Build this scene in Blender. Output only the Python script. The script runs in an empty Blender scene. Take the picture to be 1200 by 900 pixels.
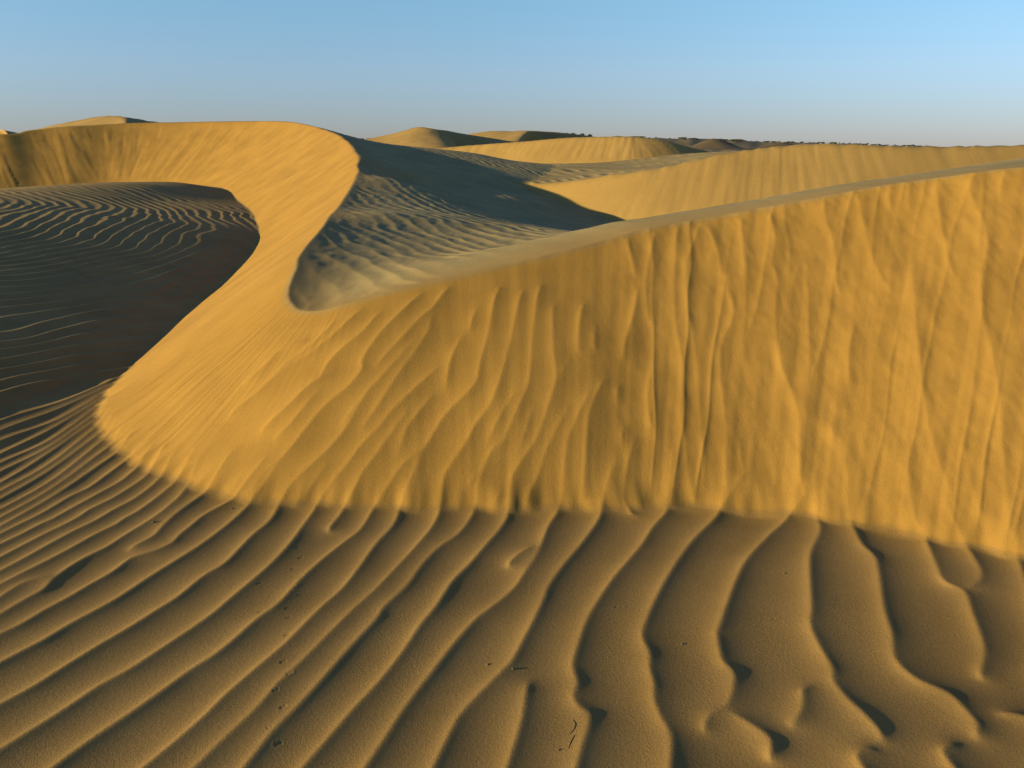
import bpy, math, random
import numpy as np

# ------------------------------------------------------------------ camera, sky, sun, exposure
scene = bpy.context.scene
F = 942.0                                    # focal length in pixels of a 1200 x 900 picture
EYE = 1.5
PITCH = math.radians(16.4)
cam_data = bpy.data.cameras.new('camera')
cam_data.sensor_width = 36.0
cam_data.lens = F / 1200.0 * 36.0
cam_data.clip_start = 0.05
cam_data.clip_end = 20000.0
cam = bpy.data.objects.new('camera', cam_data)
cam.location = (0, 0, EYE)
cam.rotation_euler = (math.pi / 2 - PITCH, 0, 0)
scene.collection.objects.link(cam)
scene.camera = cam

SUN_ELEV = math.radians(10.5)
SUN_BACK = math.radians(17.0)                # sun stands to the left, this far behind the picture plane
SUN = np.array([-math.cos(SUN_BACK) * math.cos(SUN_ELEV), -math.sin(SUN_BACK) * math.cos(SUN_ELEV), math.sin(SUN_ELEV)])
world = bpy.data.worlds.new('World')
scene.world = world
world.use_nodes = True
wn, wl = world.node_tree.nodes, world.node_tree.links
bg = wn['Background']
sky = wn.new('ShaderNodeTexSky')
sky.sky_type = 'NISHITA'
sky.sun_disc = False
sky.sun_elevation = SUN_ELEV
sky.sun_rotation = math.atan2(SUN[0], SUN[1])
sky.altitude = 0
sky.air_density = 1.0
sky.dust_density = 0.0
sky.ozone_density = 3.4
# dusty air low over the desert: the lowest sky is duller and bluer than the clear air above it
wtc = wn.new('ShaderNodeTexCoord')
wsep = wn.new('ShaderNodeSeparateXYZ')
wl.new(wtc.outputs['Generated'], wsep.inputs[0])
wramp = wn.new('ShaderNodeValToRGB')
wl.new(wsep.outputs['Z'], wramp.inputs['Fac'])
e = wramp.color_ramp.elements
e[0].position, e[0].color = 0.0, (.34, .37, .61, 1)
e[1].position, e[1].color = 0.20, (.78, .84, .79, 1)
k = e.new(0.085)
k.color = (.63, .60, .71, 1)
wmul = wn.new('ShaderNodeVectorMath')
wmul.operation = 'MULTIPLY'
wl.new(sky.outputs['Color'], wmul.inputs[0])
wl.new(wramp.outputs['Color'], wmul.inputs[1])
wl.new(wmul.outputs[0], bg.inputs['Color'])
bg.inputs['Strength'].default_value = 0.115

sun_data = bpy.data.lights.new('sun', 'SUN')
sun_data.energy = 5.0
sun_data.angle = math.radians(0.6)
sun_data.color = (1.0, 0.85, 0.37)
sun = bpy.data.objects.new('sun', sun_data)
sun.rotation_euler = (math.pi / 2 - SUN_ELEV, 0, math.atan2(SUN[0], -SUN[1]))
sun.location = (-30, -20, 20)
scene.collection.objects.link(sun)

scene.view_settings.view_transform = 'Standard'
scene.view_settings.look = 'None'
scene.view_settings.exposure = 1.12
scene.view_settings.gamma = 1.0
scene.view_settings.use_curve_mapping = False

# ------------------------------------------------------------------ numeric helpers
cP, sP = math.cos(PITCH), math.sin(PITCH)


def ray(px, py):
    """sideways and upward travel per metre forward for a picture direction"""
    u = (np.asarray(px, float) - 600) / F
    v = (450 - np.asarray(py, float)) / F
    dy = cP + v * sP
    return u / dy, (v * cP - sP) / dy


def at(px, py, y):
    a, b = ray(px, py)
    return (float(a * y), float(y), float(EYE + b * y))


def spline(P, n):
    P = np.asarray(P, float)
    Q = np.vstack([2 * P[0] - P[1], P, 2 * P[-1] - P[-2]])
    t = np.linspace(0, 1, n, endpoint=False)[:, None]
    out = []
    for i in range(1, len(Q) - 2):
        a, b, c, d = Q[i - 1], Q[i], Q[i + 1], Q[i + 2]
        out.append(.5 * (2 * b + (c - a) * t + (2 * a - 5 * b + 4 * c - d) * t ** 2 + (3 * b - a - 3 * c + d) * t ** 3))
    return np.vstack(out + [P[-1:]])


class Plate:
    """thin-plate surface through scattered points"""
    def __init__(s, P, lam=1e-5):
        P = np.asarray(P, float)
        s.P = P[:, :2]
        n = len(P)
        K = s.k(((s.P[:, None] - s.P[None]) ** 2).sum(-1)) + lam * np.eye(n)
        A = np.zeros((n + 3, n + 3))
        A[:n, :n] = K
        A[:n, n] = 1
        A[:n, n + 1:] = s.P
        A[n, :n] = 1
        A[n + 1:, :n] = s.P.T
        s.w = np.linalg.solve(A, np.concatenate([P[:, 2], [0, 0, 0]]))

    @staticmethod
    def k(r2):
        return .5 * r2 * np.log(np.maximum(r2, 1e-12))

    def __call__(s, x, y):
        x = np.asarray(x, float)
        sh = x.shape
        x = x.ravel()
        y = np.asarray(y, float).ravel()
        o = np.empty(x.size)
        n = len(s.P)
        for i in range(0, x.size, 20000):
            X, Y = x[i:i + 20000], y[i:i + 20000]
            r2 = (X[:, None] - s.P[:, 0]) ** 2 + (Y[:, None] - s.P[:, 1]) ** 2
            o[i:i + 20000] = s.k(r2) @ s.w[:n] + s.w[n] + s.w[n + 1] * X + s.w[n + 2] * Y
        return o.reshape(sh)


def polydist(x, y, P):
    """distance to a polyline, arc length, side (+ left of travel), height of the line there"""
    P = np.asarray(P, float)
    A, D = P[:-1, :2], P[1:, :2] - P[:-1, :2]
    L = np.hypot(D[:, 0], D[:, 1])
    S0 = np.concatenate([[0], np.cumsum(L)])
    sh = np.shape(x)
    x, y = np.ravel(x), np.ravel(y)
    o = np.empty((4, x.size))
    for i in range(0, x.size, 30000):
        X, Y = x[i:i + 30000, None] - A[:, 0], y[i:i + 30000, None] - A[:, 1]
        t = np.clip((X * D[:, 0] + Y * D[:, 1]) / L ** 2, 0, 1)
        qx, qy = X - t * D[:, 0], Y - t * D[:, 1]
        d2 = qx * qx + qy * qy
        j = d2.argmin(1)
        r = np.arange(len(j))
        tj = t[r, j]
        o[0, i:i + 30000] = np.sqrt(d2[r, j])
        o[1, i:i + 30000] = S0[j] + tj * L[j]
        o[2, i:i + 30000] = np.sign(D[j, 0] * qy[r, j] - D[j, 1] * qx[r, j])
        o[3, i:i + 30000] = P[j, 2] + tj * (P[j + 1, 2] - P[j, 2])
    return [q.reshape(sh) for q in o]


def gblur(a, sig):
    r = int(3 * sig + 1)
    k = np.exp(-.5 * (np.arange(-r, r + 1) / sig) ** 2)
    k /= k.sum()
    for ax in (0, 1):
        p = np.pad(a, [(r, r) if i == ax else (0, 0) for i in (0, 1)], mode='reflect', reflect_type='odd')
        o = 0
        for i, w in enumerate(k):
            o = o + w * (p[i:i + a.shape[0]] if ax == 0 else p[:, i:i + a.shape[1]])
        a = o
    return a


class Raster:
    def __init__(s, x0, x1, y0, y1, h):
        s.x0, s.y0, s.h = x0, y0, h
        s.nx, s.ny = int(round((x1 - x0) / h)) + 1, int(round((y1 - y0) / h)) + 1
        s.X, s.Y = np.meshgrid(x0 + h * np.arange(s.nx), y0 + h * np.arange(s.ny))

    def sample(s, A, x, y):
        fx = np.clip((np.asarray(x) - s.x0) / s.h, 0, s.nx - 1.001)
        fy = np.clip((np.asarray(y) - s.y0) / s.h, 0, s.ny - 1.001)
        i, j = fx.astype(int), fy.astype(int)
        u, v = fx - i, fy - j
        return (A[j, i] * (1 - u) + A[j, i + 1] * u) * (1 - v) + (A[j + 1, i] * (1 - u) + A[j + 1, i + 1] * u) * v


def hit(pts, surf, y0, y1, n=1500):
    """where the line of sight through each picture point meets a surface"""
    t = np.linspace(y0, y1, n)
    p = np.asarray(pts, float)
    a, b = ray(p[:, 0], p[:, 1])
    X = a[:, None] * t
    g = EYE + b[:, None] * t - surf(X, np.broadcast_to(t, X.shape))
    k = ((g[:, :-1] > 0) & (g[:, 1:] <= 0)).argmax(1)
    r = np.arange(len(p))
    f = g[r, k] / (g[r, k] - g[r, k + 1])
    T = t[k] + f * (t[1] - t[0])
    return np.stack([a * T, T, EYE + b * T], -1)


rs = np.random.RandomState(7)
PERM = np.concatenate([rs.permutation(512)] * 3)
GRAD = rs.rand(512) * 2 * math.pi
GX, GY = np.cos(GRAD), np.sin(GRAD)


def noise(x, y, seed=0):
    x = np.asarray(x, float) + seed * 17.31
    y = np.asarray(y, float) + seed * 9.77
    i, j = np.floor(x).astype(int), np.floor(y).astype(int)
    u, v = x - i, y - j
    i, j = i & 511, j & 511
    fu, fv = u * u * u * (u * (u * 6 - 15) + 10), v * v * v * (v * (v * 6 - 15) + 10)

    def g(a, b, p, q):
        h = PERM[PERM[(i + a) & 511] + ((j + b) & 511)]
        return GX[h] * p + GY[h] * q
    n0 = g(0, 0, u, v) * (1 - fu) + g(1, 0, u - 1, v) * fu
    n1 = g(0, 1, u, v - 1) * (1 - fu) + g(1, 1, u - 1, v - 1) * fu
    return (n0 * (1 - fv) + n1 * fv) * 1.5


def fbm(x, y, octaves=3, seed=0):
    o, a = 0, 1.0
    for k in range(octaves):
        o = o + a * noise(x * 2 ** k, y * 2 ** k, seed + k * 3)
        a *= .5
    return o


def sstep(a, b, x):
    t = np.clip((x - a) / (b - a), 0, 1)
    return t * t * (3 - 2 * t)


def smin(a, b, k):
    h = np.clip(.5 + .5 * (b - a) / k, 0, 1)
    return b * (1 - h) + a * h - k * h * (1 - h)


def smax(a, b, k):
    return -smin(-a, -b, k)


def ripple(ph):
    """sharp-crested, slightly leaning ripple profile, 0 at the crest, -1 in the trough"""
    t = ph - np.floor(ph)
    return np.where(t < .60, -np.sin(t / .60 * math.pi / 2) ** 1.2, -(np.abs(np.cos((t - .60) / .40 * math.pi / 2))) ** 1.2)


# ------------------------------------------------------------------ the lie of the land
REPOSE = math.tan(math.radians(33))
# level sand: flat in front, rising gently to the back of the bowl
fp = [(x, y, 0) for x in (-9, -6, -3, 0, 3, 6, 9) for y in (-2, 1, 3, 4.5)]
fp += [at(*q) for q in [(208, 378, 7.0), (303, 266, 13), (260, 225, 19), (160, 212, 22), (80, 217, 22.0), (0, 231, 21.2), (120, 340, 8.6), (40, 400, 6.2)]]
fp += [(-16, 19, .25), (-24, 17, .25), (-12, 10, .05), (-10, 6, 0)]
floor_0 = Plate(fp)
# foot of the long slip face: round the back of the bowl, down its right side, round the nose, along the foreground
foot_px = [(0, 231), (40, 224), (80, 217), (120, 212.5), (160, 211), (208, 213), (236, 217), (260, 225), (280, 236), (296, 250), (303, 266), (302, 282), (292, 300), (276, 318), (256, 338), (236, 354), (208, 378), (190, 396), (160, 424), (136, 448), (118, 472), (112, 492), (120, 515), (145, 533), (170, 549), (200, 562), (240, 577), (275, 587), (330, 592), (400, 594), (500, 596), (600, 597), (700, 597), (800, 594), (880, 598), (960, 606), (1020, 616), (1080, 628), (1140, 640), (1200, 652), (1300, 676)]
foot = np.vstack([[[-30, 17, .25], [-22, 18.3, .25], [-17, 19.7, .25]], hit(foot_px, floor_0, 1, 45), [[3.2, 2.3, 0], [5, 2.0, 0], [9, 2, 0]]])
foot = spline(foot, 4)
# inside the bowl the sand swells to a rounded, rippled back that turns away from the low sun
fp2 = [(x, y, 0) for x in (-9, -6, -3, 0, 3, 6, 9) for y in (-2, 0.5, 1.5)] + [(-1, 2, 0), (1, 2, 0), (3, 2, 0), (-1.8, 2.6, 0)] + [(x, y, 0) for x in (-1.5, 0, 3, 6, 9) for y in (3, 4.5)]
def lip(y):
    return .06 * sstep(4.2, 6.5, y) * sstep(13.2, 11.4, y)


fp2 += [(p[0], p[1], p[2] + float(lip(p[1]))) for p in hit(foot_px[9:24], floor_0, 1, 45)]
fp2 += [at(*q) for q in [(0, 231, 13), (50, 226.5, 14), (100, 221, 15.2), (150, 215, 16.6), (208, 213.5, 18.6)]]
fp2 += [(-5, 13, .42), (-6, 13, .53), (-7, 13, .64), (-5.5, 15, .46), (-6.5, 15, .57), (-6.5, 17, .58),
        (-5.6, 11.3, .56), (-7, 11.3, .70), (-8.3, 11.3, .80), (-10, 11.3, .85),
        (-5.2, 9, .46), (-6.5, 9, .63), (-8.3, 9, .80), (-10, 9, .85), (-4.9, 7, .41), (-6.5, 7, .60), (-8.3, 7, .75), (-10, 7, .8),
        (-4.3, 5.5, .29), (-6, 5.5, .50), (-8, 5.5, .62), (-3.1, 4.4, .07), (-4, 4.4, .19), (-6, 4.4, .38), (-8, 4.4, .5),
        (-2.2, 3.2, 0), (-2.7, 3.6, .03), (-3.4, 3.6, .11), (-4.5, 3.4, .20), (-6, 3.2, .28), (-8, 3, .25), (-3, 2.8, .02), (-4.5, 2.5, .08), (-13, 5, .4), (-13, 10, .6), (-13, 15, .45), (-10, 18, .55), (-9, 21, .45), (-14, 20, .2), (-18, 15, .2), (-20, 8, .1), (-6.2, 18.6, .5), (-13, 0, 0), (-30, 12, .1)]
swell_at = Plate(fp2, 1e-3)
RS = Raster(-31, 9.5, .5, 31, .05)
d_, s_, g_, z_ = polydist(RS.X, RS.Y, foot)
FOOTDIST = d_ * g_


def floor_at(x, y):
    return swell_at(x, y) - lip(np.asarray(y)) * sstep(-.60, 0, RS.sample(FOOTDIST, x, y))


SLIP = gblur(z_ + REPOSE * d_ * g_, 3.2)


def slip_at(x, y):
    return RS.sample(SLIP, x, y)


crest_px = [(0, 157), (30, 153), (60, 149.5), (90, 147), (150, 144), (200, 143), (250, 142), (300, 141.5), (335, 142), (360, 146), (382, 152), (400, 160), (413, 172), (420, 188), (417, 206), (408, 224), (396, 242), (380, 262), (362, 284), (348, 304), (337, 325), (332, 342), (336, 355), (350, 364), (370, 364), (400, 357), (450, 343), (500, 331), (560, 318), (640, 299), (700, 284), (760, 268), (820, 257), (880, 246), (960, 231), (1040, 216), (1120, 205), (1200, 195)]
crest = hit(crest_px, slip_at, 1, 30)
crest = np.vstack([[[-30, 19.4, 1.7], [-22, 20.8, 1.75], [-17.6, 22.2, 1.8]], crest, [[3.7, 4.45, 1.45], [5, 4.25, 1.46], [9, 4.2, 1.4]]])
crest_s = spline(crest, 4)


def crest_normals(C):
    T = np.gradient(C[:, :2], axis=0)
    T /= np.linalg.norm(T, axis=1)[:, None]
    return np.stack([-T[:, 1], T[:, 0]], -1)          # left of travel


cn = crest_normals(crest)
bp = [tuple(p) for p in crest_s[::2]]
for i, (p, nrm) in enumerate(zip(crest, cn)):
    u = p[1]
    if i < 17:                                            # high horseshoe crest: falls away behind
        w, dz, e = .7, -.20, .5
    elif i < 23:
        w, dz, e = .45, -.03, .3
    elif i < 26:
        w, dz, e = .25, .02, .2
    else:
        w, dz, e = .5, .0, .35
    if True:
        if not 18 <= i < 30:
            bp.append((p[0] + nrm[0] * w, p[1] + nrm[1] * w, p[2] + dz))
        bp.append((p[0] - nrm[0] * e, p[1] - nrm[1] * e, p[2] + .06))
bp += [at(*q) for q in [(450, 300, 5.7), (500, 300, 5.7), (450, 250, 8.0), (500, 270, 7.4), (500, 240, 10), (500, 212, 13.5), (470, 215, 13), (470, 185, 16.5), (450, 168, 18.5),
                        (500, 174, 19), (560, 180, 20), (600, 188, 20), (650, 193, 20), (550, 240, 11), (550, 215, 14.5), (590, 207, 16), (600, 230, 13), (600, 265, 8.2), (600, 290, 6),
                        (650, 245, 13), (700, 262, 12.6), (740, 268, 12.3), (660, 277, 6.6), (720, 272, 5.7), (850, 246, 5.8), (1000, 219, 6.0), (1120, 198, 6.3), (1200, 187, 6.4)]]
bp += [(2, 8.5, .62), (1.6, 11, .33), (3, 10.5, .35), (3.5, 13, .2), (5, 8.5, .9), (6, 12, .3), (8, 9, 1.0), (9, 14, .3), (1.0, 8.3, .66),
       (0, 25, .7), (-5, 27, .8), (-10, 29, .9), (-18, 26, 1.0), (-28, 24, 1.0), (5, 20, .3), (9, 22, .3), (0, 31, .4), (-10, 34, .6), (10, 30, .3), (-30, 32, .5)]
stoss_at = Plate(bp, 2e-4)

# ------------------------------------------------------------------ ripple and streak crests of the foreground
floor_lines = [
    [(0, 625), (20, 615), (50, 600), (82, 581), (105, 570), (135, 548)],
    [(0, 637), (25, 625), (50, 612), (60, 608), (85, 594), (120, 575), (140, 564), (155, 552)],
    [(0, 652), (50, 626), (75, 614), (95, 603), (105, 596), (130, 584), (150, 572), (165, 562), (172, 556)],
    [(0, 668), (25, 655), (57, 637), (85, 622), (110, 610), (132, 597), (155, 585), (175, 571), (185, 562)],
    [(0, 684), (25, 671), (57, 655), (87, 639), (112, 625), (135, 614), (145, 607), (160, 599), (180, 585), (200, 569)],
    [(-20, 716), (0, 699), (15, 689), (30, 681), (50, 676), (61, 678)],
    [(-20, 731), (0, 719), (28, 702), (50, 690), (60, 679), (80, 664), (100, 652), (125, 640), (145, 627), (165, 615), (185, 602), (207, 584), (215, 575)],
    [(148, 642), (165, 635), (180, 627), (190, 616), (205, 602), (225, 587), (240, 577)],
    [(0, 742), (25, 730), (50, 715), (80, 699), (105, 684), (130, 670), (150, 655), (160, 651), (180, 645), (200, 636), (210, 626), (225, 614), (237, 604), (255, 594), (272, 585)],
    [(0, 775), (25, 762), (50, 749), (80, 731), (110, 715), (137, 700), (175, 675), (212, 652), (237, 636), (265, 615), (282, 600), (297, 585), (306, 572)],
    [(0, 824), (37, 804), (75, 780), (112, 757), (150, 735), (180, 716), (207, 699), (237, 675), (262, 660), (282, 640), (297, 625), (315, 610), (327, 591), (340, 568), (356, 552), (380, 530), (404, 502), (428, 462), (444, 444), (460, 426)],
    [(0, 877), (37, 854), (75, 830), (112, 805), (150, 784), (187, 760), (225, 735), (250, 717), (270, 700), (300, 675), (320, 657), (340, 635), (355, 615), (368, 597), (380, 576), (398, 554), (412, 536), (424, 520), (444, 500), (460, 480), (480, 460)],
    [(382, 622), (400, 600), (418, 568), (424, 554), (438, 536), (452, 516)],
    [(60, 899), (87, 879), (120, 856), (150, 836), (187, 810), (220, 786), (250, 767), (275, 747), (300, 725), (325, 707), (350, 680), (375, 657), (400, 637), (422, 620), (436, 598), (448, 580), (460, 560), (476, 540), (494, 528), (506, 510), (518, 490), (534, 472), (556, 450), (564, 420), (572, 390), (576, 368)],
    [(167, 899), (200, 872), (237, 840), (262, 815), (300, 782), (332, 755), (347, 740), (375, 712), (400, 690), (420, 665), (440, 637), (460, 615), (470, 592), (482, 560), (492, 538)],
    [(227, 899), (262, 865), (300, 829), (325, 800), (350, 777), (387, 740), (412, 715), (440, 690), (462, 667), (487, 640), (508, 614), (517, 590), (520, 560), (528, 544), (546, 518), (558, 496), (574, 474), (584, 450), (592, 424), (598, 400), (604, 370)],
    [(285, 899), (300, 880), (320, 855), (345, 830), (375, 797), (412, 755), (440, 725), (450, 710), (475, 687), (495, 660), (515, 640), (537, 625), (552, 605), (559, 585), (561, 565), (576, 528), (590, 518), (596, 502), (606, 480), (618, 452), (622, 428), (624, 396), (627, 366)],
    [(354, 899), (382, 867), (412, 832), (442, 800), (470, 765), (492, 732), (510, 710), (530, 680), (550, 660), (570, 637), (587, 617), (596, 598), (600, 560), (606, 548), (622, 524), (632, 506), (640, 482), (650, 450), (652, 436), (649, 412), (648, 392)],
    [(427, 899), (450, 865), (475, 827), (507, 785), (530, 755), (557, 725), (570, 715), (600, 691), (617, 667), (630, 647), (642, 617), (652, 601), (658, 585), (660, 566), (664, 520), (672, 498)],
    [(592, 663), (606, 650), (622, 639)],
    [(507, 899), (520, 872), (537, 840), (562, 812), (587, 787), (600, 773), (615, 745), (627, 722), (637, 700), (642, 687), (657, 665), (682, 635), (700, 610), (706, 594)],
    [(594, 899), (600, 880), (610, 847), (615, 820), (617, 796)],
    [(675, 899), (682, 872), (689, 850), (690, 835), (682, 830), (672, 817), (676, 800), (672, 785), (671, 777), (677, 755), (687, 727), (700, 704), (720, 675), (750, 640), (765, 617), (780, 600), (786, 584)],
    [(785, 899), (786, 862), (775, 840), (767, 820), (766, 800), (761, 782), (761, 765), (753, 747), (755, 732), (770, 697), (790, 662), (812, 632), (837, 607), (849, 589)],
    [(822, 857), (832, 837), (851, 827), (859, 805), (859, 787), (846, 772), (840, 742), (842, 736), (850, 712), (862, 680), (875, 655), (900, 628), (920, 610), (930, 597)],
    [(850, 830), (875, 845), (900, 862), (903, 876), (896, 888)],
    [(922, 850), (936, 838), (941, 822), (940, 808), (946, 802)],
    [(1032, 868), (1030, 855), (1012, 835), (992, 817), (977, 797), (975, 782), (960, 755), (950, 732), (951, 710), (949, 672), (950, 647), (961, 622), (958, 606)],
    [(1140, 864), (1146, 850), (1135, 835), (1112, 812), (1075, 795), (1050, 772), (1045, 742), (1036, 712), (1030, 672), (1025, 652), (1010, 637), (1000, 618)],
    [(1147, 794), (1154, 765), (1150, 745), (1140, 718), (1130, 692), (1107, 680), (1097, 660)],
    [(1130, 689), (1146, 682), (1150, 670), (1141, 652), (1130, 635)],
    [(1215, 800), (1222, 760), (1214, 720), (1205, 690), (1198, 668)],
    [(1118, 899), (1108, 886), (1106, 876), (1120, 868)],
    [(1012, 899), (1004, 886), (1010, 878), (1025, 876)],
    [(1240, 899), (1236, 870), (1225, 848), (1190, 836), (1165, 834)],
]
right_tail = [(1154, 899), (1190, 860), (1180, 815), (1205, 780), (1222, 740), (1214, 700), (1205, 680), (1190, 655)]
for k in range(1, 6):
    floor_lines.append([(x + 70 * k + 9 * ((k * 3 + j) % 3), y + 16 * k - 6) for j, (x, y) in enumerate(right_tail)])
for k, (y0, x1, y1) in enumerate([(617, 128, 536), (606, 122, 527), (595, 120, 516), (585, 116, 508), (575, 113, 500), (564, 112, 492), (553, 114, 484), (542, 117, 474), (530, 124, 464), (517, 132, 454), (504, 140, 446), (491, 150, 436)]):
    m = .5 * (y0 + y1) + 5
    floor_lines.append([(-70, y0 + 36), (0, y0 + (k % 3) - 1), (x1 * .5, m + (k * 7 % 5) - 2), (x1, y1)])
slip_lines = [
    [(522, 334), (508, 358), (498, 366), (484, 380), (468, 398), (452, 414), (438, 430)],
    [(490, 342), (472, 362), (452, 382), (436, 402), (424, 422), (424, 432), (408, 452), (388, 468), (372, 484), (350, 512), (332, 534), (316, 546), (300, 560)],
    [(504, 370), (500, 388), (484, 414), (468, 436), (452, 460), (436, 484), (420, 504)],
    [(384, 540), (366, 566), (354, 584)],
    [(430, 460), (412, 480), (400, 496)],
    [(440, 366), (424, 388), (404, 404), (384, 424), (372, 444)],
    [(388, 432), (360, 452), (340, 472), (324, 486), (300, 506)],
    [(418, 362), (396, 386), (380, 400), (360, 416), (340, 428), (316, 444), (296, 460)],
    [(388, 376), (368, 400), (346, 418), (330, 430), (310, 452), (286, 470), (264, 486)],
    [(370, 458), (354, 478), (340, 496), (318, 514)],
    [(360, 398), (326, 412), (300, 436), (280, 450)],
    [(504, 462), (490, 482), (476, 502), (470, 516), (464, 530)],
    [(484, 456), (464, 476)],
    [(556, 360), (548, 388)],
    [(538, 394), (528, 420), (520, 452)],
    [(604, 456), (582, 494), (568, 522)],
    [(564, 550), (544, 570)],
    [(624, 474), (616, 502), (608, 522)],
    [(588, 574), (578, 594)],
    [(681, 354), (678, 384), (676, 412)],
    [(664, 420), (656, 444)],
    [(664, 476), (650, 506), (640, 526), (632, 552), (622, 574), (614, 594)],
    [(696, 380), (695, 412)],
    [(704, 444), (692, 480), (688, 502), (686, 530), (684, 562), (680, 586)],
    [(722, 450), (720, 470)],
    [(728, 498), (726, 520)],
    [(742, 510), (736, 540), (732, 566), (732, 586), (740, 602)],
    [(722, 538), (716, 558), (715, 594)],
    [(765, 270), (764, 288), (759, 312), (757, 336), (759, 364), (764, 384)],
    [(747, 336), (742, 368), (732, 400), (728, 418)],
    [(792, 264), (792, 296), (790, 324), (791, 360), (794, 392), (799, 420), (799, 462), (799, 490), (804, 519), (806, 551), (813, 585)],
    [(817, 262), (814, 280), (806, 304), (804, 328), (807, 364), (812, 392), (817, 430), (822, 504), (825, 538), (824, 574)],
    [(824, 261), (836, 278), (843, 300), (844, 324)],
    [(866, 254), (870, 276), (873, 306), (876, 332)],
    [(854, 316), (854, 340), (860, 360), (856, 380), (846, 400), (844, 433), (847, 462), (851, 504), (850, 547), (851, 580)],
    [(900, 252), (908, 278), (905, 306), (911, 330), (909, 360), (910, 390), (916, 428), (929, 462), (937, 490), (937, 525), (939, 563), (948, 589)],
    [(732, 279), (740, 300), (743, 320)],
    [(760, 433), (759, 473), (764, 509)],
    [(787, 525), (785, 568), (777, 593)],
    [(866, 513), (868, 547)],
    [(964, 230), (967, 254), (978, 292), (981, 343)],
    [(1003, 224), (1010, 254), (1024, 305), (1040, 341)],
    [(1041, 218), (1042, 246)], [(1065, 214), (1064, 246)],
    [(1095, 210), (1101, 249), (1109, 292), (1116, 323)],
    [(1139, 205), (1137, 228), (1157, 274), (1150, 333), (1152, 369), (1160, 402), (1171, 458), (1175, 516), (1180, 573), (1183, 625)],
    [(1175, 200), (1171, 236)],
    [(1068, 310), (1072, 354), (1075, 394), (1084, 466), (1096, 527), (1110, 562), (1128, 614)],
    [(999, 377), (995, 417), (993, 449)],
    [(995, 501), (992, 544), (999, 596)],
    [(1128, 510), (1139, 568), (1154, 614)],
    [(969, 484), (980, 524)],
    [(1064, 521), (1067, 573), (1076, 620)],
]


def bare(x, y):
    return np.maximum(floor_at(x, y), slip_at(x, y))


NX0, NX1, NY0, NY1 = -3.7, 3.4, 1.05, 5.35


def solve_ripples(h, start=None, start_r=None, iters=100):
    """sand sagging between sharp crest lines: a screened Poisson surface held up along the traced crests"""
    r = Raster(NX0, NX1, NY0, NY1, h)
    sd = slip_at(r.X, r.Y)
    on_slip = sstep(-.09, .05, sd)
    kf = 2.9 + 2.6 * sstep(.2, -2.2, r.X)
    k = kf * (1 - on_slip) + 6.0 * on_slip
    lam = .13 * (1 - on_slip) + .055 * on_slip
    dist = np.full(r.X.size, 9.0)
    for P in PLAN_LINES:
        seg = np.hypot(*np.diff(P[:, :2], axis=0).T)
        S = np.concatenate([[0], np.cumsum(seg)])
        m = max(int(S[-1] / (h * .25)), 4)
        q = np.linspace(0, S[-1], m)
        ends = 9 * (1 - np.clip(np.minimum(q + (9 if P[0, 2] < -50 else 0), S[-1] - q) / (.09 + .26 * sstep(3.1, 3.5, np.interp(q, S, P[:, 1]))), 0, 1)) ** 2
        fx = (np.interp(q, S, P[:, 0]) - r.x0) / h
        fy = (np.interp(q, S, P[:, 1]) - r.y0) / h
        i, j = np.round(fx).astype(int), np.round(fy).astype(int)
        for di in (-1, 0, 1):
            for dj in (-1, 0, 1):
                ii, jj = i + di, j + dj
                ok = (ii >= 0) & (ii < r.nx) & (jj >= 0) & (jj < r.ny)
                np.minimum.at(dist, jj[ok] * r.nx + ii[ok], np.hypot(ii - fx, jj - fy)[ok] + ends[ok] * .12)
    w = 12 * np.exp(-(dist.reshape(r.X.shape) / .62) ** 2)
    den = 4 + h * h / lam ** 2 + w
    src = k * h * h
    a = np.zeros_like(r.X) if start is None else start_r.sample(start, r.X, r.Y)
    for _ in range(iters):
        p = np.pad(a, 1, mode='edge')
        n = (p[:-2, 1:-1] + p[2:, 1:-1] + p[1:-1, :-2] + p[1:-1, 2:] - src) / den
        a = n
    return r, a


PLAN_LINES = []
for L in floor_lines + slip_lines:
    pl = spline(hit(spline(L, 6), bare, 1.0, 6.5, 900), 2)
    tail = pl[0] - pl[2]
    if L[0][1] > 880 or L[0][0] <= 0:                    # carry on beyond the edge of the picture
        tail = tail / (np.linalg.norm(tail) + 1e-9)
        pl = np.vstack([pl[0] + tail * .9, pl])
        pl[0, 2] = -99
    if L in floor_lines and (L[-1][1] < 600 or L[-1][0] > 900 and L[-1][1] < 670):              # and a little way up the slip face
        top = pl[-1] - pl[-4]
        pl = np.vstack([pl, pl[-1] + top / (np.linalg.norm(top) + 1e-9) * .22])
    PLAN_LINES.append(pl)
rr, aa = solve_ripples(.024, iters=160)
rr, aa = solve_ripples(.012, aa, rr, 110)
RR, AA = solve_ripples(.006, aa, rr, 60)
AA = gblur(AA, .6)
gy_, gx_ = np.gradient(AA, RR.h)
rise = gx_ * math.cos(SUN_BACK) + gy_ * math.sin(SUN_BACK)
rms = np.sqrt(gblur(rise ** 2, 22)) + .01
gain = np.where(slip_at(RR.X, RR.Y) > -.02, np.clip(.105 / rms, .4, 1.5), np.clip(.152 / rms, .5, 3.0))
AA = AA * gblur(gain, 8)
AA = np.where(slip_at(RR.X, RR.Y) > 0, AA, -.030 * np.tanh(-AA / .030))
sym = AA
for _ in range(6):                                       # the wind leans the ripples: long gentle backs, short steep fronts
    AA = .5 * AA + .5 * RR.sample(sym, RR.X + 1.35 * AA * math.cos(SUN_BACK), RR.Y + 1.35 * AA * math.sin(SUN_BACK))

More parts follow.
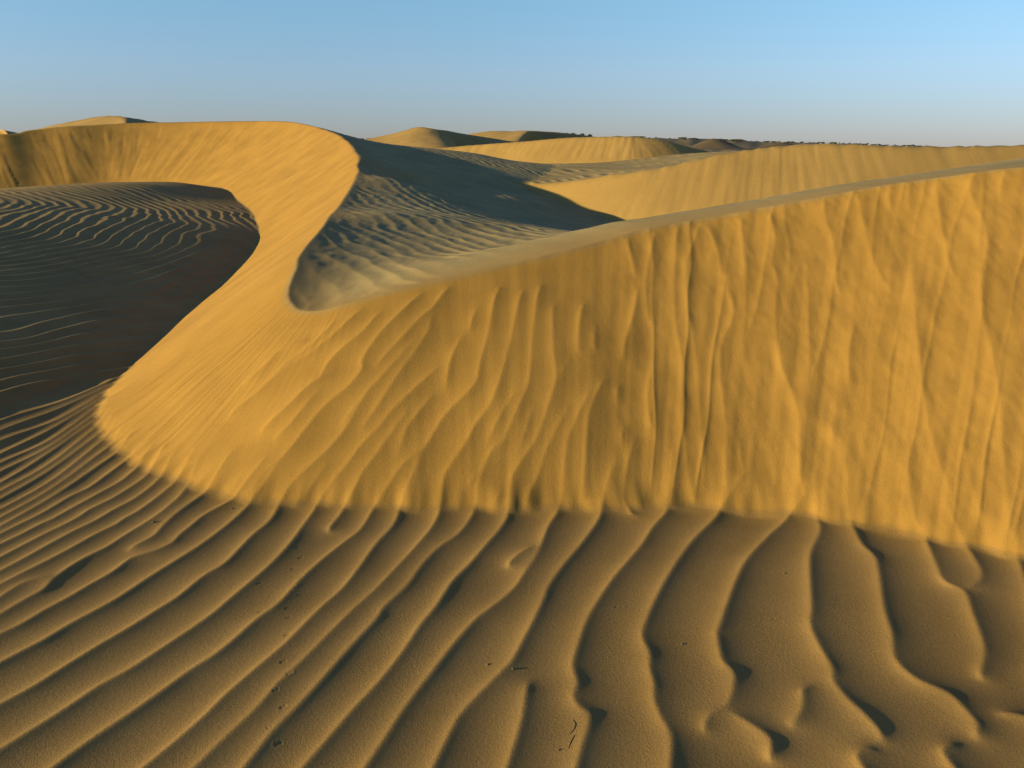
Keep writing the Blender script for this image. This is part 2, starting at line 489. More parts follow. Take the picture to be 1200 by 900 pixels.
# how far the traced crests reach: beyond them other ripples take over
RC = Raster(NX0, NX1, NY0, NY1, .03)
cover = np.zeros(RC.X.shape)
for P in PLAN_LINES:
    q = spline(P, 8)
    i, j = np.round((q[:, 0] - RC.x0) / RC.h).astype(int), np.round((q[:, 1] - RC.y0) / RC.h).astype(int)
    ok = (i >= 0) & (i < RC.nx) & (j >= 0) & (j < RC.ny)
    cover[j[ok], i[ok]] = 1
cover = gblur(np.pad(cover, 20, mode='edge'), 5)[20:-20, 20:-20]

# ------------------------------------------------------------------ mesh helpers


def mesh_object(name, verts, faces, mat, kind=None, label=None, attrs=None, smooth=True, parent=None):
    me = bpy.data.meshes.new(name)
    verts = np.ascontiguousarray(verts, np.float32)
    faces = np.ascontiguousarray(faces, np.int32)
    me.vertices.add(len(verts))
    me.vertices.foreach_set('co', verts.ravel())
    n = faces.shape[1]
    me.loops.add(faces.size)
    me.polygons.add(len(faces))
    me.loops.foreach_set('vertex_index', faces.ravel())
    me.polygons.foreach_set('loop_start', np.arange(0, faces.size, n, dtype=np.int32))
    me.polygons.foreach_set('loop_total', np.full(len(faces), n, np.int32))
    me.update(calc_edges=True)
    if smooth:
        me.polygons.foreach_set('use_smooth', np.ones(len(faces), bool))
    for k, v in (attrs or {}).items():
        at_ = me.attributes.new(k, 'FLOAT', 'POINT')
        at_.data.foreach_set('value', np.ascontiguousarray(v, np.float32))
    me.materials.append(mat)
    o = bpy.data.objects.new(name, me)
    scene.collection.objects.link(o)
    if kind:
        o['kind'] = kind
    if label:
        o['label'] = label
    if parent:
        o.parent = parent
    return o


def grid_faces(nr, nc):
    i = np.arange(nr * nc).reshape(nr, nc)
    return np.stack([i[:-1, :-1], i[:-1, 1:], i[1:, 1:], i[1:, :-1]], -1).reshape(-1, 4)


def take(V, faces, keep, attrs):
    f = faces[keep]
    used = np.unique(f)
    remap = np.full(len(V), -1, np.int64)
    remap[used] = np.arange(len(used))
    return V[used], remap[f], {k: v[used] for k, v in attrs.items()}


# ------------------------------------------------------------------ materials


def sand_material(name, rippled, slip, crust, grain=1.0, scale=1.0):
    m = bpy.data.materials.new(name)
    m.use_nodes = True
    nt = m.node_tree
    N, L = nt.nodes, nt.links
    b = N['Principled BSDF']
    b.inputs['Roughness'].default_value = .92
    b.inputs['Specular IOR Level'].default_value = .12
    geo = N.new('ShaderNodeNewGeometry')

    def attr(a):
        n = N.new('ShaderNodeAttribute')
        n.attribute_name = a
        return n.outputs['Fac']

    def mix(f, a, c):
        n = N.new('ShaderNodeMix')
        n.data_type = 'RGBA'
        for s, v in ((0, f), (6, a), (7, c)):
            if isinstance(v, (tuple, float, int)):
                n.inputs[s].default_value = v if not isinstance(v, tuple) else (*v, 1)
            else:
                L.new(v, n.inputs[s])
        return n.outputs[2]

    def noise_node(s, d=2.0, r=.5):
        n = N.new('ShaderNodeTexNoise')
        n.inputs['Scale'].default_value = s
        n.inputs['Detail'].default_value = d
        n.inputs['Roughness'].default_value = r
        L.new(geo.outputs['Position'], n.inputs['Vector'])
        return n.outputs['Fac']

    def ramp(v, p0, p1, c0, c1):
        n = N.new('ShaderNodeMapRange')
        n.inputs[1].default_value, n.inputs[2].default_value = p0, p1
        n.inputs[3].default_value, n.inputs[4].default_value = c0, c1
        L.new(v, n.inputs[0])
        return n.outputs[0]
    col = mix(attr('slip'), rippled, slip)
    col = mix(attr('crust'), col, crust)
    var = ramp(noise_node(1.7 * scale, 4, .6), .3, .7, .86, 1.13)
    spk = ramp(noise_node(420 * scale, 2, .7), .25, .75, .72, 1.28)
    mul = N.new('ShaderNodeMath')
    mul.operation = 'MULTIPLY'
    L.new(var, mul.inputs[0])
    L.new(spk, mul.inputs[1])
    vm = N.new('ShaderNodeVectorMath')
    vm.operation = 'SCALE'
    L.new(col, vm.inputs[0])
    L.new(mul.outputs[0], vm.inputs['Scale'])
    L.new(vm.outputs[0], b.inputs['Base Color'])
    bump = N.new('ShaderNodeBump')
    bump.inputs['Strength'].default_value = .55 * grain
    bump.inputs['Distance'].default_value = .0022 / scale
    L.new(noise_node(330 * scale, 3, .7), bump.inputs['Height'])
    bump2 = N.new('ShaderNodeBump')
    bump2.inputs['Strength'].default_value = .3 * grain
    bump2.inputs['Distance'].default_value = .006 / scale
    L.new(noise_node(95 * scale, 4, .75), bump2.inputs['Height'])
    L.new(bump.outputs[0], bump2.inputs['Normal'])
    L.new(bump2.outputs[0], b.inputs['Normal'])
    return m


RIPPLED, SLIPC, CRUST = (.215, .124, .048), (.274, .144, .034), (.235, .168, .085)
MAT_SAND = sand_material('sand_near', RIPPLED, SLIPC, CRUST)
MAT_FAR = sand_material('sand_far', RIPPLED, (.288, .169, .058), CRUST, .6, .25)

# ------------------------------------------------------------------ near sand: level sand and the long dune
th = np.radians(35.5)
dense = np.linspace(-th, th, 830)
side = th + np.cumsum(np.geomspace(dense[1] - dense[0], .12, 46))
theta = np.concatenate([-side[::-1], dense, side])
r1 = np.arange(1.62, 5.15, .0052)
r2 = 5.15 + np.cumsum(np.geomspace(.0055, .022, 310))
r3 = r2[-1] + np.cumsum(np.geomspace(.022, .075, 440))
r0 = np.linspace(.3, 1.6, 60)
rad = np.concatenate([r0, r1, r2, r3])
print('grid', len(rad), len(theta), rad[-1])
RAD, TH = np.meshgrid(rad, theta, indexing='ij')
X = (RAD * np.sin(TH)).ravel()
Y = (RAD * np.cos(TH)).ravel()
FL = floor_at(X, Y)
SL = slip_at(X, Y)
ST = stoss_at(X, Y)
# wavering of brink and foot
inr = (X > NX0 + .05) & (X < NX1 - .05) & (Y > NY0 + .05) & (Y < NY1 - .05)
near_w = sstep(NX0, NX0 + .5, X) * sstep(NX1, NX1 - .4, X) * sstep(NY1, NY1 - .3, Y) * sstep(NY0, NY0 + .25, Y) * np.maximum(sstep(.012, .05, RC.sample(cover, X, Y)), sstep(-.02, .02, SL - FL))
rip = np.where(inr, RR.sample(AA, X, Y), 0) * near_w
slipness = sstep(-.03, .05, SL - FL)
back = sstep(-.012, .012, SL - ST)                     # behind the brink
# procedural ripples where nothing is traced
rho = np.hypot(X + 12.1, Y - 9.5)
warp = fbm(X * .35, Y * .35, 3, 5) * .55 + fbm(X * 1.3, Y * 1.3, 2, 9) * .12
ph = (rho + warp * .36) / .18
amp = .019 - .0065 * sstep(8, 12, Y)
amp = amp * (.75 + .5 * noise(X * .8, Y * .8, 3))
bowl = ripple(ph) * amp * (1 - near_w)
# streaks of the slip face: long tongues running straight down it
sel = np.nonzero((SL - FL > -.3) & (SL - ST < .3))[0]
dd, ss, gg, zz = polydist(X[sel], Y[sel], foot[::1])
stre = np.zeros_like(X)
n_hs = 4 * 25
d_hs = polydist(X, Y, crest_s[:n_hs + 1])[0]
far_f = sstep(6.5, 9.0, Y[sel])
lean = np.where(Y[sel] < 6.5, 4.0 * X[sel] / np.maximum(Y[sel], 1), ss + .25 * dd)
s1 = noise(lean * 5.0, dd * .45 + ss * .1, 11) * .5 + noise(lean * 11.0, dd * .7, 12) * .4 + noise(lean * 21.0, dd * 1.1, 19) * .22
s2 = noise(lean * 2.0, dd * .25, 13)
apx, apy = X[sel] + .75, Y[sel] - 5.1                    # streaks fanning out from the saddle over the nose
fan_a, fan_r = np.arctan2(apx, -apy), np.hypot(apx, apy)
fan = noise(fan_a * 30, fan_r * 1.3, 15) * .6 + noise(fan_a * 62, fan_r * 2.2, 16) * .5
fan_w = np.exp(-((X[sel] + 1.95) ** 2 + (Y[sel] - 4.4) ** 2) / .68 ** 2)
lump = fbm(X[sel] * 7, Y[sel] * 4, 3, 14) * .5
stre[sel] = (s1 * ((.004 + .003 * sstep(.2, .9, X[sel])) * sstep(-.9, -.2, X[sel]) * (1 - far_f) + .017 * far_f) + s2 * (.006 + .004 * far_f) + fan * fan_w * .009 * (1 - far_f) + lump * .0085 * (1 - far_f) * sstep(-.2, 1.6, X[sel])) * sstep(0, .15, dd)
run = (1 - np.abs(noise(lean * 5.5 + .12 * noise(lean * 3, dd * 2.5, 24), dd * .22, 23))) ** 7
stre[sel] += run * .006 * sstep(.2, .8, X[sel]) * (1 - far_f) * (.35 + .65 * sstep(-.2, .3, noise(lean * 2, dd * 1.3, 25))) * sstep(0, .15, dd)
stre[sel] += (noise(ss * 5, dd * 2, 17) * .022 + noise(ss * 14, dd * 3, 18) * .010) * np.exp(-(dd / .10) ** 2) * sstep(6, 5, Y[sel])
stre *= .25 + .75 * np.maximum(sstep(0, .5, d_hs), sstep(8, 5, Y))
# short broken ripples on the back of the dune
U = .9 * X + .42 * Y
tuft = ripple(U / .17 + fbm(X * 1.2, Y * .8, 3, 31) * .55) * (.50 + .50 * sstep(-.3, .3, noise(X * 2.6, Y * 1.8, 33))) * .0095
tuft = tuft * (.5 + .5 * sstep(.15, 1.2, d_hs))
tuft = tuft + (noise(X * 8, Y * 5, 34) * .5 + noise(X * 17, Y * 10, 35) * .25) * .005
fgs = polydist(X, Y, crest_s)[0]
d_fg = polydist(X, Y, crest_s[n_hs + 12:])[0]
tuft = tuft * sstep(.02, .15, d_hs) * np.maximum(sstep(.15, 1.0, d_fg + .12 * noise(X * 2, Y * 2, 36)), .8 * sstep(-.2, -.7, X) * sstep(.02, .12, d_fg)) * sstep(29, 16, RAD.ravel())
flat_w = 1 - slipness
Zf = FL + flat_w * (rip + bowl * 1.0)
Zs = SL + stre + rip * .8 * sstep(NX0, NX0 + .5, X)
Zt = ST + tuft
Z = smin(Zs, Zt, .008 + .015 * sstep(6, 14, Y))
Z = smax(Zf, Z, .016)
ZG = Z.reshape(RAD.shape)


def ground_z(x, y):
    fr = np.interp(math.hypot(x, y), rad, np.arange(len(rad)))
    ft = np.interp(math.atan2(x, y), theta, np.arange(len(theta)))
    i, j = min(int(fr), len(rad) - 2), min(int(ft), len(theta) - 2)
    u, v = fr - i, ft - j
    return float((ZG[i, j] * (1 - u) + ZG[i + 1, j] * u) * (1 - v) + (ZG[i, j + 1] * (1 - u) + ZG[i + 1, j + 1] * u) * v)


def on_ground(px, py):
    a, b = ray(px, py)
    t = np.linspace(1.2, 6, 1600)
    g = np.array([EYE + b * q - ground_z(a * q, q) for q in t])
    k = int(((g[:-1] > 0) & (g[1:] <= 0)).argmax())
    q = t[k] + g[k] / (g[k] - g[k + 1]) * (t[1] - t[0])
    return np.array([a * q, q, EYE + b * q])


# small prints an animal left across the ripples, and scattered pocks
prints = [(341, 642), (351, 654), (342, 667), (352, 676), (342, 687), (349, 698), (335, 713), (304, 717), (302, 684), (336, 724), (335, 744), (330, 776), (337, 789), (321, 809), (330, 829), (314, 853), (324, 872), (722, 711), (729, 712), (736, 711), (750, 715), (758, 714), (845, 716), (1040, 746), (1137, 746), (1147, 746), (907, 725), (931, 817), (1120, 744), (941, 728)]
rp = random.Random(3)
for i, (a_, b_) in enumerate(prints):
    p = on_ground(a_, b_)
    sz = (.0045 if i < 17 else .0032) * rp.uniform(.8, 1.25)
    for ox, oy, w_ in ((0, 0, 1), (.008, .006, .8)) if i < 17 else ((0, 0, 1),):
        q2 = ((X - p[0] - ox) ** 2 + (Y - p[1] - oy) ** 2) / sz ** 2
        m_ = q2 < 16
        Z[m_] += w_ * sz * (-.55 * np.exp(-q2[m_]) + .10 * np.exp(-(np.sqrt(q2[m_]) - 1.7) ** 2 * 2.5))
ZG = Z.reshape(RAD.shape)
V3 = np.stack([X, Y, Z], -1)
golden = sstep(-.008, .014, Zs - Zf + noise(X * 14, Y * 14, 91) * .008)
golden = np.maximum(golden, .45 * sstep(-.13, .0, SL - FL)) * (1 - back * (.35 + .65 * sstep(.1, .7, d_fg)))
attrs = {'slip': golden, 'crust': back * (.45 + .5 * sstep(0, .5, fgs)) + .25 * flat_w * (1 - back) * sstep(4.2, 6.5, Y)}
faces = grid_faces(len(rad), len(theta))
is_dune = ((SL - FL)[faces].mean(1) > 0)
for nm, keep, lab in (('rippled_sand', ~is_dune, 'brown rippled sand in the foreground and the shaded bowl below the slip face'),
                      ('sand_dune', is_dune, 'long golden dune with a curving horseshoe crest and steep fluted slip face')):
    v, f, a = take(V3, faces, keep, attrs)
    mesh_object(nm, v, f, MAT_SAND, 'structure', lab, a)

# ------------------------------------------------------------------ dunes behind: same way of building, own grids


def dune_behind(foot_pts, crest_pts, stoss_pts, base, name, label, rng, mat, streak=.012, crust=0.0, wave=.0, nr=220, nc=560):
    foot_l = spline(foot_pts, 5)
    xs, ys = foot_l[:, 0], foot_l[:, 1]
    R = Raster(rng[0], rng[1], rng[2], rng[3], .08)
    d, s, g, z = polydist(R.X, R.Y, foot_l)
    S = gblur(z + REPOSE * d * g, 7)
    sf = lambda x, y: R.sample(S, x, y)
    c = hit(crest_pts, sf, rng[2], rng[3])
    cn_ = crest_normals(c)
    pts = [tuple(p) for p in c] + list(stoss_pts)
    pts += [(p[0] - n[0] * .6, p[1] - n[1] * .6, p[2] + .06) for p, n in zip(c, cn_)]
    T = Plate(pts, 1e-4)
    a0, a1 = math.atan2(rng[0], rng[2] + 3), math.atan2(rng[1], rng[2] + 3)
    thx = np.linspace(a0, a1, nc)
    ry = np.linspace(rng[2], rng[3], nr)
    A, B = np.meshgrid(ry, thx, indexing='ij')
    x, y = (A * np.tan(B)).ravel(), A.ravel()
    Sv, Tv = sf(x, y), T(x, y)
    d, s, g, z = polydist(x, y, foot_l)
    Sv = Sv + (noise(s * 5, d * .5, 41) * .6 + noise(s * 11, d, 42) * .4) * streak * sstep(0, .3, d) + noise(s * 1.2, d * .4, 44) * wave
    rp = ripple((x * .8 + y * .6 + fbm(x * .6, y * .6, 2, 45) * .5) / .34) * .03
    Zv = smin(Sv, Tv + rp * crust, .03)
    bk = sstep(-.03, .05, Sv - Tv)
    f = grid_faces(nr, nc)
    v = np.stack([x, y, Zv], -1)
    keep = (Zv[f] > base(x, y)[f] - .25).any(1) & (Sv[f] > z[f] - .5).all(1) & (y[f] < rng[3] - .3).all(1)
    v, f, a = take(v, f, keep, {'slip': 1 - bk * min(crust, 1), 'crust': bk * crust})
    mesh_object(name, v, f, mat, 'structure', label, a)
    return c


mid_foot = [(-1.0, 17.0, .95), at(600, 214, 15.5), at(650, 240, 14.3), at(700, 258, 13.4), at(740, 266, 13.0), (3.4, 12.4, .22), (5.2, 12.0, .2), (8, 11.8, .2), (12, 11.5, .25), (18, 11.0, .3)]
dune_behind(mid_foot, [(600, 211), (620, 213), (640, 213), (680, 209), (720, 203), (760, 198), (800, 190), (840, 181), (880, 174), (930, 169), (980, 167.5), (1050, 170), (1120, 170.5), (1200, 169), (1300, 170)],
            [at(650, 192, 20), at(730, 188, 23.5), at(790, 181, 24), at(680, 196, 19), at(740, 194, 20), at(640, 200, 18), (0, 26, .8), (5, 27, 1.0), (10, 28, .9), (16, 27, .9), (7, 21, 1.45), (11, 22, 1.4), (14, 31, .4), (0, 31, .3), (7, 32, .4)],
            lambda x, y: stoss_at(x, y), 'sand_dune', 'low golden dune with smooth lit slip face across the valley', (-2, 16, 11.0, 33), MAT_FAR, .010, .8, .012)
hump_foot = [at(520, 183, 27), at(580, 185, 26), at(640, 187.5, 25), at(700, 189, 24.3), at(750, 188, 24.0), at(790, 183, 24.4), at(825, 178, 25.5), at(860, 175, 27)]
dune_behind(hump_foot, [(540, 171), (580, 168), (620, 165), (660, 161.5), (700, 160), (740, 160), (770, 163), (800, 170), (820, 175)],
            [(0, 30, 1.2), (3, 30, 1.3), (6, 31, 1.0), (9, 32, .6), (-3, 33, .6), (3, 37, .5)],
            lambda x, y: 0 * x + .6, 'sand_dune', 'rounded golden dune hump rising behind the low dune', (-4, 9, 22.5, 39), MAT_FAR, .02, .0, .012, 160, 320)


def loft(name, label, left, brink, right, mat, n=24, m=14, sag=.0, bulge=.0, slipv=1.0):
    A, B, C = (spline([at(*q) for q in c], n // (len(c) - 1) + 1) for c in (left, brink, right))
    k = min(len(A), len(B), len(C))
    A, B, C = ([q[np.linspace(0, len(q) - 1, k).round().astype(int)] for q in (A, B, C)])
    rows = []
    for t in np.linspace(0, 1, m):
        p = A + (B - A) * t
        p[:, 2] -= sag * math.sin(t * math.pi) * (B - A)[:, 2]
        rows.append(p)
    for t in np.linspace(0, 1, m)[1:]:
        p = B + (C - B) * t
        p[:, 2] += bulge * math.sin(t * math.pi) * np.abs(C - B)[:, 2]
        rows.append(p)
    V = np.array(rows)
    nr, nc = V.shape[:2]
    V = V.reshape(-1, 3)
    V[:, 2] += noise(V[:, 0] * .8, V[:, 1] * .8, 51) * .05
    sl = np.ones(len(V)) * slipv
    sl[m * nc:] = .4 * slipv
    return mesh_object(name, V, grid_faces(nr, nc)[:, ::-1], mat, 'structure', label, {'slip': sl, 'crust': np.zeros(len(V))})


loft('sand_dune', 'far peaked dune, lit on one side and dark behind its curved brink',
     [(400, 168, 72), (440, 170, 66), (480, 177, 60), (515, 178, 57), (537, 178, 56)],
     [(425, 164, 76), (462, 156, 73), (490, 149, 70), (512, 152.5, 69), (528, 162, 67.5), (538, 177, 66)],
     [(520, 172, 92), (600, 172, 90), (642, 172.5, 84), (640, 175, 79), (620, 179, 73), (560, 184, 66)], MAT_FAR)
loft('sand_dune', 'farthest pale dune with a dark right flank against the sky',
     [(530, 164, 122), (560, 170, 110), (590, 172, 100), (612, 174, 96)],
     [(550, 157, 125), (575, 153.5, 122), (600, 154, 119), (618, 153, 116), (619, 158, 114.5), (614, 172, 113)],
     [(640, 164, 150), (690, 164, 146), (715, 163, 140), (722, 166, 132), (720, 172, 124), (690, 180, 114)], MAT_FAR, bulge=.25)
loft('sand_dune', 'pointed sunlit dune top showing above the horseshoe crest',
     [(-20, 170, 44), (20, 168, 40), (60, 168, 36), (100, 168, 34), (120, 168, 33)],
     [(15, 157, 48), (50, 150, 47), (85, 142, 45.5), (115, 137, 44), (138, 136, 42), (147, 140, 39), (146, 150, 36), (135, 168, 33)],
     [(120, 165, 62), (170, 162, 60), (210, 155, 56), (230, 152, 52), (225, 150, 48), (215, 156, 44), (180, 164, 38), (150, 172, 33)], MAT_FAR)
loft('sand_dune', 'small dark far dune at the end of the horseshoe crest',
     [(-90, 160, 90), (-30, 163, 84), (20, 163, 80), (40, 166, 76)],
     [(-90, 156, 94), (-40, 152, 92), (-8, 151.5, 88), (4, 153, 84), (10, 160, 78)],
     [(-60, 166, 120), (-10, 164, 116), (30, 161, 108), (45, 160, 98), (50, 168, 84)], MAT_FAR)

# ------------------------------------------------------------------ desert plain out to the horizon
MAT_PLAIN = sand_material('plain_sand', (.21, .15, .08), (.25, .175, .08), CRUST, .5, .05)
pr = np.concatenate([np.linspace(26, 60, 30), np.geomspace(62, 6000, 90)])
pt = np.linspace(-math.pi, math.pi, 241)
A, B = np.meshgrid(pr, pt, indexing='ij')
px_, py_ = A * np.sin(B), A * np.cos(B)
pz = -.4 + .75 * sstep(30, 60, A) + fbm(px_ * .03, py_ * .03, 3, 61) * .35 * sstep(40, 90, A) * sstep(900, 300, A)
behind = sstep(.3, -.5, np.cos(B))
pz = pz * (1 - behind * .6)
mesh_object('ground', np.stack([px_, py_, pz], -1).reshape(-1, 3), grid_faces(len(pr), len(pt)), MAT_PLAIN, 'structure', 'flat sandy plain reaching the horizon',
            {'slip': np.full(px_.size, .3), 'crust': np.full(px_.size, .2)})
dr = np.concatenate([[.01], np.linspace(.5, 27, 40)])
A, B = np.meshgrid(dr, np.linspace(math.radians(110), math.radians(250), 80), indexing='ij')
mesh_object('ground', np.stack([A * np.sin(B), A * np.cos(B), -.02 - .3 * sstep(3, 26, A)], -1).reshape(-1, 3), grid_faces(len(dr), 80), MAT_PLAIN, 'structure', 'level sand behind the viewpoint',
            {'slip': np.full(A.size, .3), 'crust': np.full(A.size, 0.)})

# scrub-covered rise
MAT_SCRUB = sand_material('scrub_ground', (.115, .078, .045), (.22, .15, .075), CRUST, .5, .05)
sil = [(640, 166), (690, 160.5), (745, 160), (800, 162), (860, 164), (930, 167), (1000, 169.5), (1080, 172), (1180, 174)]
sx = np.linspace(640, 1180, 200)
sy = np.interp(sx, [p[0] for p in sil], [p[1] for p in sil])
rows = []
for k, (dep, f_) in enumerate([(120, 0), (140, .35), (160, .62), (180, .85), (200, 1), (225, 1.0), (260, .7), (320, 0)]):
    a, b = ray(sx, sy)
    zt = EYE + b * 200
    zz_ = .2 + (zt - .2) * f_ + noise(sx * .06, np.full_like(sx, k * 1.7), 71) * .35 * (f_ > 0)
    rows.append(np.stack([a * dep, dep + 0 * a, zz_], -1))
V = np.array(rows)
sc = np.clip(noise(V[..., 0].ravel() * .12, V[..., 1].ravel() * .06, 72) * 1.5, 0, 1)
mesh_object('hill', V.reshape(-1, 3), grid_faces(len(rows), 200), MAT_SCRUB, 'structure', 'low scrubby rise along the horizon', {'slip': sc, 'crust': 0 * sc})
MAT_BROWN = sand_material('brown_hillock', (.095, .064, .042), (.095, .064, .042), CRUST, .5, .05)


def mound(label, cxp, wpx, ytop, yb, dep):
    c = at(cxp, yb, dep)
    hw = wpx / 2 / F * dep
    ht = (yb - ytop) / F * dep
    gx, gy = np.meshgrid(np.linspace(-1.15, 1.15, 60), np.linspace(-1.15, 1.15, 30))
    r = np.hypot(gx, gy)
    z = ht * (1 - sstep(0, 1.05, r) ** .8) * (1 + .25 * noise(gx * 2, gy * 2, 81)) - .15
    mesh_object('hillock', np.stack([c[0] + gx * hw, c[1] + gy * hw * 1.2, c[2] + z], -1).reshape(-1, 3), grid_faces(30, 60), MAT_BROWN, 'structure', label, {'slip': 0 * z.ravel(), 'crust': 0 * z.ravel()})


mound('dark brown rounded hillock behind the low dune', 836, 84, 162.5, 174, 118)
mound('flat brown hillock merging into the scrub line', 915, 66, 166, 172, 116)

# ------------------------------------------------------------------ shrubs


def leaf_material(name, c):
    m = bpy.data.materials.new(name)
    m.use_nodes = True
    b = m.node_tree.nodes['Principled BSDF']
    n = m.node_tree.nodes.new('ShaderNodeTexNoise')
    n.inputs['Scale'].default_value = 3
    r = m.node_tree.nodes.new('ShaderNodeValToRGB')
    r.color_ramp.elements[0].color = (c[0] * .6, c[1] * .6, c[2] * .6, 1)
    r.color_ramp.elements[1].color = (c[0] * 1.4, c[1] * 1.4, c[2] * 1.4, 1)
    m.node_tree.links.new(n.outputs['Fac'], r.inputs['Fac'])
    m.node_tree.links.new(r.outputs['Color'], b.inputs['Base Color'])
    b.inputs['Roughness'].default_value = .8
    return m


MAT_LEAF = [leaf_material('shrub_green', (.030, .035, .014)), leaf_material('shrub_dry', (.05, .038, .02)), leaf_material('shrub_dark', (.02, .022, .011))]


def shrub_mesh(seed, mat):
    r = np.random.RandomState(seed)
    V, Fc = [], []
    lobes = [(r.uniform(-.35, .35), r.uniform(-.3, .3), r.uniform(.25, .55), r.uniform(.25, .4)) for _ in range(5)]
    for k in range(170):
        lx, ly, lz, lr = lobes[k % 5]
        d = r.normal(size=3)
        d /= np.linalg.norm(d)
        c = np.array([lx, ly, lz]) + d * lr * r.uniform(.55, 1.0) * np.array([1.15, 1.15, .8])
        c[2] = max(c[2], .03)
        u = r.normal(size=3)
        u /= np.linalg.norm(u)
        w = np.cross(u, r.normal(size=3))
        w /= np.linalg.norm(w)
        s = r.uniform(.05, .11)
        i = len(V)
        V += [c - u * s * 1.6, c - w * s * .6, c + u * s * 1.6, c + w * s * .6]
        Fc.append((i, i + 1, i + 2, i + 3))
    for k in range(6):
        a = r.uniform(0, 6.28)
        tip = np.array([math.cos(a) * .35, math.sin(a) * .35, .55])
        i = len(V)
        V += [np.array([-.02, 0, -.25]), np.array([.02, 0, -.25]), tip + [.008, 0, 0], tip - [.008, 0, 0]]
        Fc.append((i, i + 1, i + 2, i + 3))
    me = bpy.data.meshes.new('shrub')
    me.from_pydata([tuple(v) for v in V], [], Fc)
    me.materials.append(mat)
    return me


SHRUBS = [shrub_mesh(100 + k, MAT_LEAF[k % 3]) for k in range(6)]
rnd = random.Random(5)


def shrub(px, dep, wpx, k, label, group, ypx=None, sq=1.0):
    if ypx is None:
        ypx = float(np.interp(px, [p[0] for p in sil], [p[1] for p in sil]))
    x, y, z = at(px, ypx, dep)
    o = bpy.data.objects.new('shrub', SHRUBS[k])
    scene.collection.objects.link(o)
    s = wpx / F * dep
    o.location = (x, y, z - .12 - .22 * s * sq)
    o.scale = (s, s, s * sq)
    o.rotation_euler = (0, 0, rnd.uniform(0, 6.28))
    o['label'], o['category'], o['group'] = label, 'shrub', group
    return o


spots = []
while len(spots) < 150:
    px = rnd.uniform(742, 1085)
    if noise(np.array(px * .035), np.array(.5), 95) > -.28 or rnd.random() < .15:
        spots.append(px)
for px in spots:
    w = rnd.choice([2.2, 2.8, 3.4, 4.2, 5.5, 7.0]) * (1.0 if px < 900 else .7)
    t = rnd.random()
    dep = 165 + 40 * t
    up = float(np.interp(px, [p[0] for p in sil], [p[1] for p in sil])) + (1 - t) * 1.3 - .5 - 1.4 * float(sstep(880, 950, px))
    kk = rnd.randrange(6)
    where = ('between the rounded dune hump and the dark brown hillock' if px < 793 else 'on the rise behind the dark brown hillock' if px < 882
             else 'on the rise behind the flat brown hillock' if px < 950 else 'on the skyline rise beyond the flat brown hillock')
    size = 'tiny' if w < 2.6 else 'small' if w < 4.6 else 'broad'
    shrub(px, dep, w, kk, size + ' ' + ('olive green', 'dry brown', 'blackish green')[kk % 3] + ' shrub ' + where, 'shrubs on the horizon rise', up, rnd.uniform(.32, .6))
for px, y, w in [(672, 156.5, 5), (682, 157.5, 6), (691, 158.5, 6), (664, 156, 4)]:
    shrub(px, 139, w, 2, 'dark shrub on the flank of the farthest pale dune', 'shrubs on the far dune', y, .7)
for px, y, w in [(424, 162.5, 4), (432, 162.5, 5), (440, 163, 4)]:
    shrub(px, 150, w, 1, 'tiny dry shrub on the skyline left of the peaked far dune', 'shrubs left of the peaked dune', y, .6)

# ------------------------------------------------------------------ small litter on the foreground sand
MAT_TWIG = leaf_material('dry_twig', (.09, .06, .035))
MAT_PEB = leaf_material('dark_pebble', (.07, .05, .035))


def twig(label, pts, r=.0011):
    P = np.array([on_ground(*p) for p in pts])
    P[:, 2] += .0002
    P[1:-1, 2] += .0006
    P = spline(P, 5)
    c = P[0].copy()
    V, Fc = [], []
    for i, p in enumerate(P):
        t = P[min(i + 1, len(P) - 1)] - P[max(i - 1, 0)]
        t /= np.linalg.norm(t)
        u = np.cross(t, [0, 0, 1.0])
        u /= np.linalg.norm(u)
        w = np.cross(u, t)
        rr_ = r * (1 - .6 * i / len(P)) * (1 + .25 * math.sin(i * 2.3))
        for k in range(6):
            a = k * math.pi / 3
            V.append(tuple(p - c + (u * math.cos(a) + w * math.sin(a)) * rr_))
        if i:
            b = (i - 1) * 6
            Fc += [(b + k, b + (k + 1) % 6, b + 6 + (k + 1) % 6, b + 6 + k) for k in range(6)]
    Fc += [tuple(range(5, -1, -1)), tuple(range(len(V) - 6, len(V)))]
    me = bpy.data.meshes.new('twig')
    me.from_pydata(V, [], Fc)
    me.materials.append(MAT_TWIG)
    o = bpy.data.objects.new('twig', me)
    o.location = c
    scene.collection.objects.link(o)
    o['label'], o['category'], o['group'] = label, 'twig', 'dry twigs on the rippled sand'


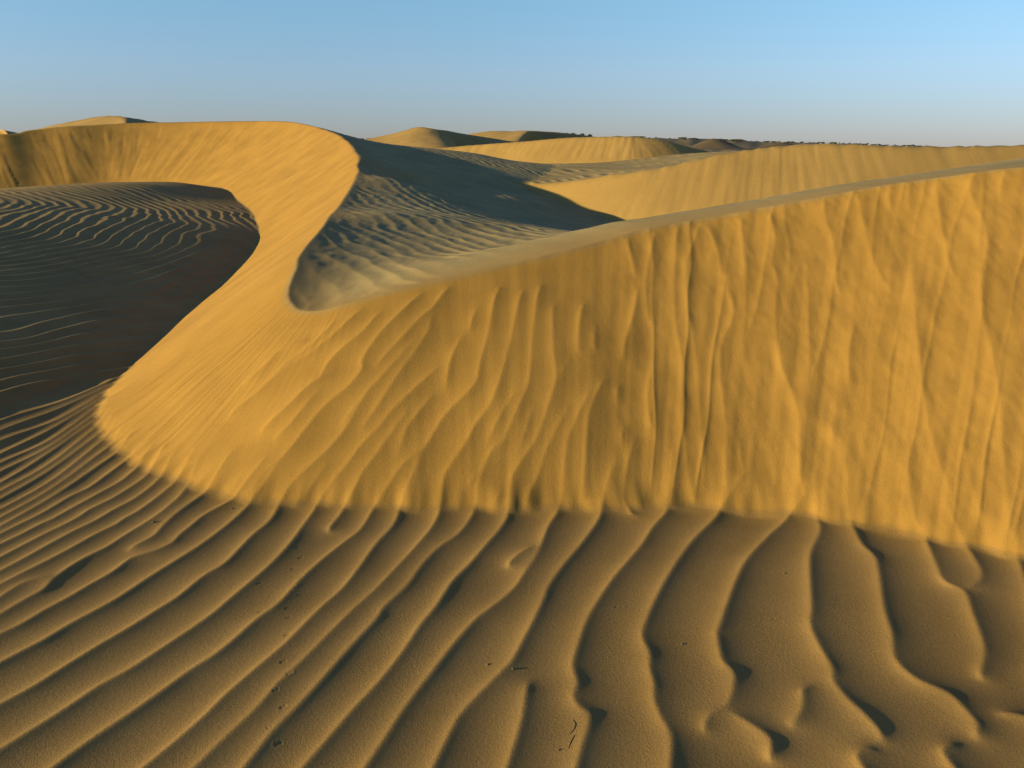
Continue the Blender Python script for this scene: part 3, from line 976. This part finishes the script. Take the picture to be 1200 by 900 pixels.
def pebble(label, px, py, wpx, seed):
    p = on_ground(px, py)
    s = wpx / F * np.linalg.norm(p - [0, 0, EYE]) / 2 * .75
    r = np.random.RandomState(seed)
    nu, nv = 7, 10
    V = [(0, 0, .75)]
    for i in range(1, nu):
        for j in range(nv):
            a, b = math.pi * i / nu, 2 * math.pi * j / nv
            k = 1 + r.uniform(-.16, .16)
            V.append((math.sin(a) * math.cos(b) * 1.25 * k, math.sin(a) * math.sin(b) * .9 * k, math.cos(a) * .75 * k))
    V.append((0, 0, -.75))
    Fc = [(0, 1 + j, 1 + (j + 1) % nv) for j in range(nv)]
    for i in range(nu - 2):
        for j in range(nv):
            q = 1 + i * nv
            Fc.append((q + j, q + nv + j, q + nv + (j + 1) % nv, q + (j + 1) % nv))
    q = 1 + (nu - 2) * nv
    Fc += [(q + j, len(V) - 1, q + (j + 1) % nv) for j in range(nv)]
    me = bpy.data.meshes.new('pebble')
    me.from_pydata([(a * s, b * s, c * s) for a, b, c in V], [], Fc)
    me.polygons.foreach_set('use_smooth', np.ones(len(Fc), bool))
    me.materials.append(MAT_PEB)
    o = bpy.data.objects.new('pebble', me)
    o.location = (p[0], p[1], p[2] + s * .1)
    o.rotation_euler = (0, 0, r.uniform(0, 6))
    scene.collection.objects.link(o)
    o['label'], o['category'], o['group'] = label, 'pebble', 'pebbles on the rippled sand'


twig('dark hooked twig lying on a ripple crest beside a straight twig', [(671, 844), (674, 849), (672, 855), (667, 861)])
twig('dark straight twig lying just below the hooked twig', [(673, 862), (669, 869), (666, 878)])
pebble('largest dark pebble, among the narrow ripples near the nose of the slip face', 180, 612, 4.2, 1)
pebble('tiny dark pebble on the sand close below the foot of the slip face', 272, 596, 2.6, 2)
pebble('dark pebble alone on the broad slope of a wide ripple', 571, 779, 4.0, 3)
pebble('dark pebble just above the lobed, notched ripple', 799, 755, 3.2, 4)
pebble('small round pebble below the two dark twigs', 655, 879, 3.4, 5)
pebble('small dark pebble high on a wide smooth ripple below the fluted face', 919, 672, 2.8, 6)
pebble('pebble on the ripple crest beside the forked trough', 601, 784, 4.0, 7)
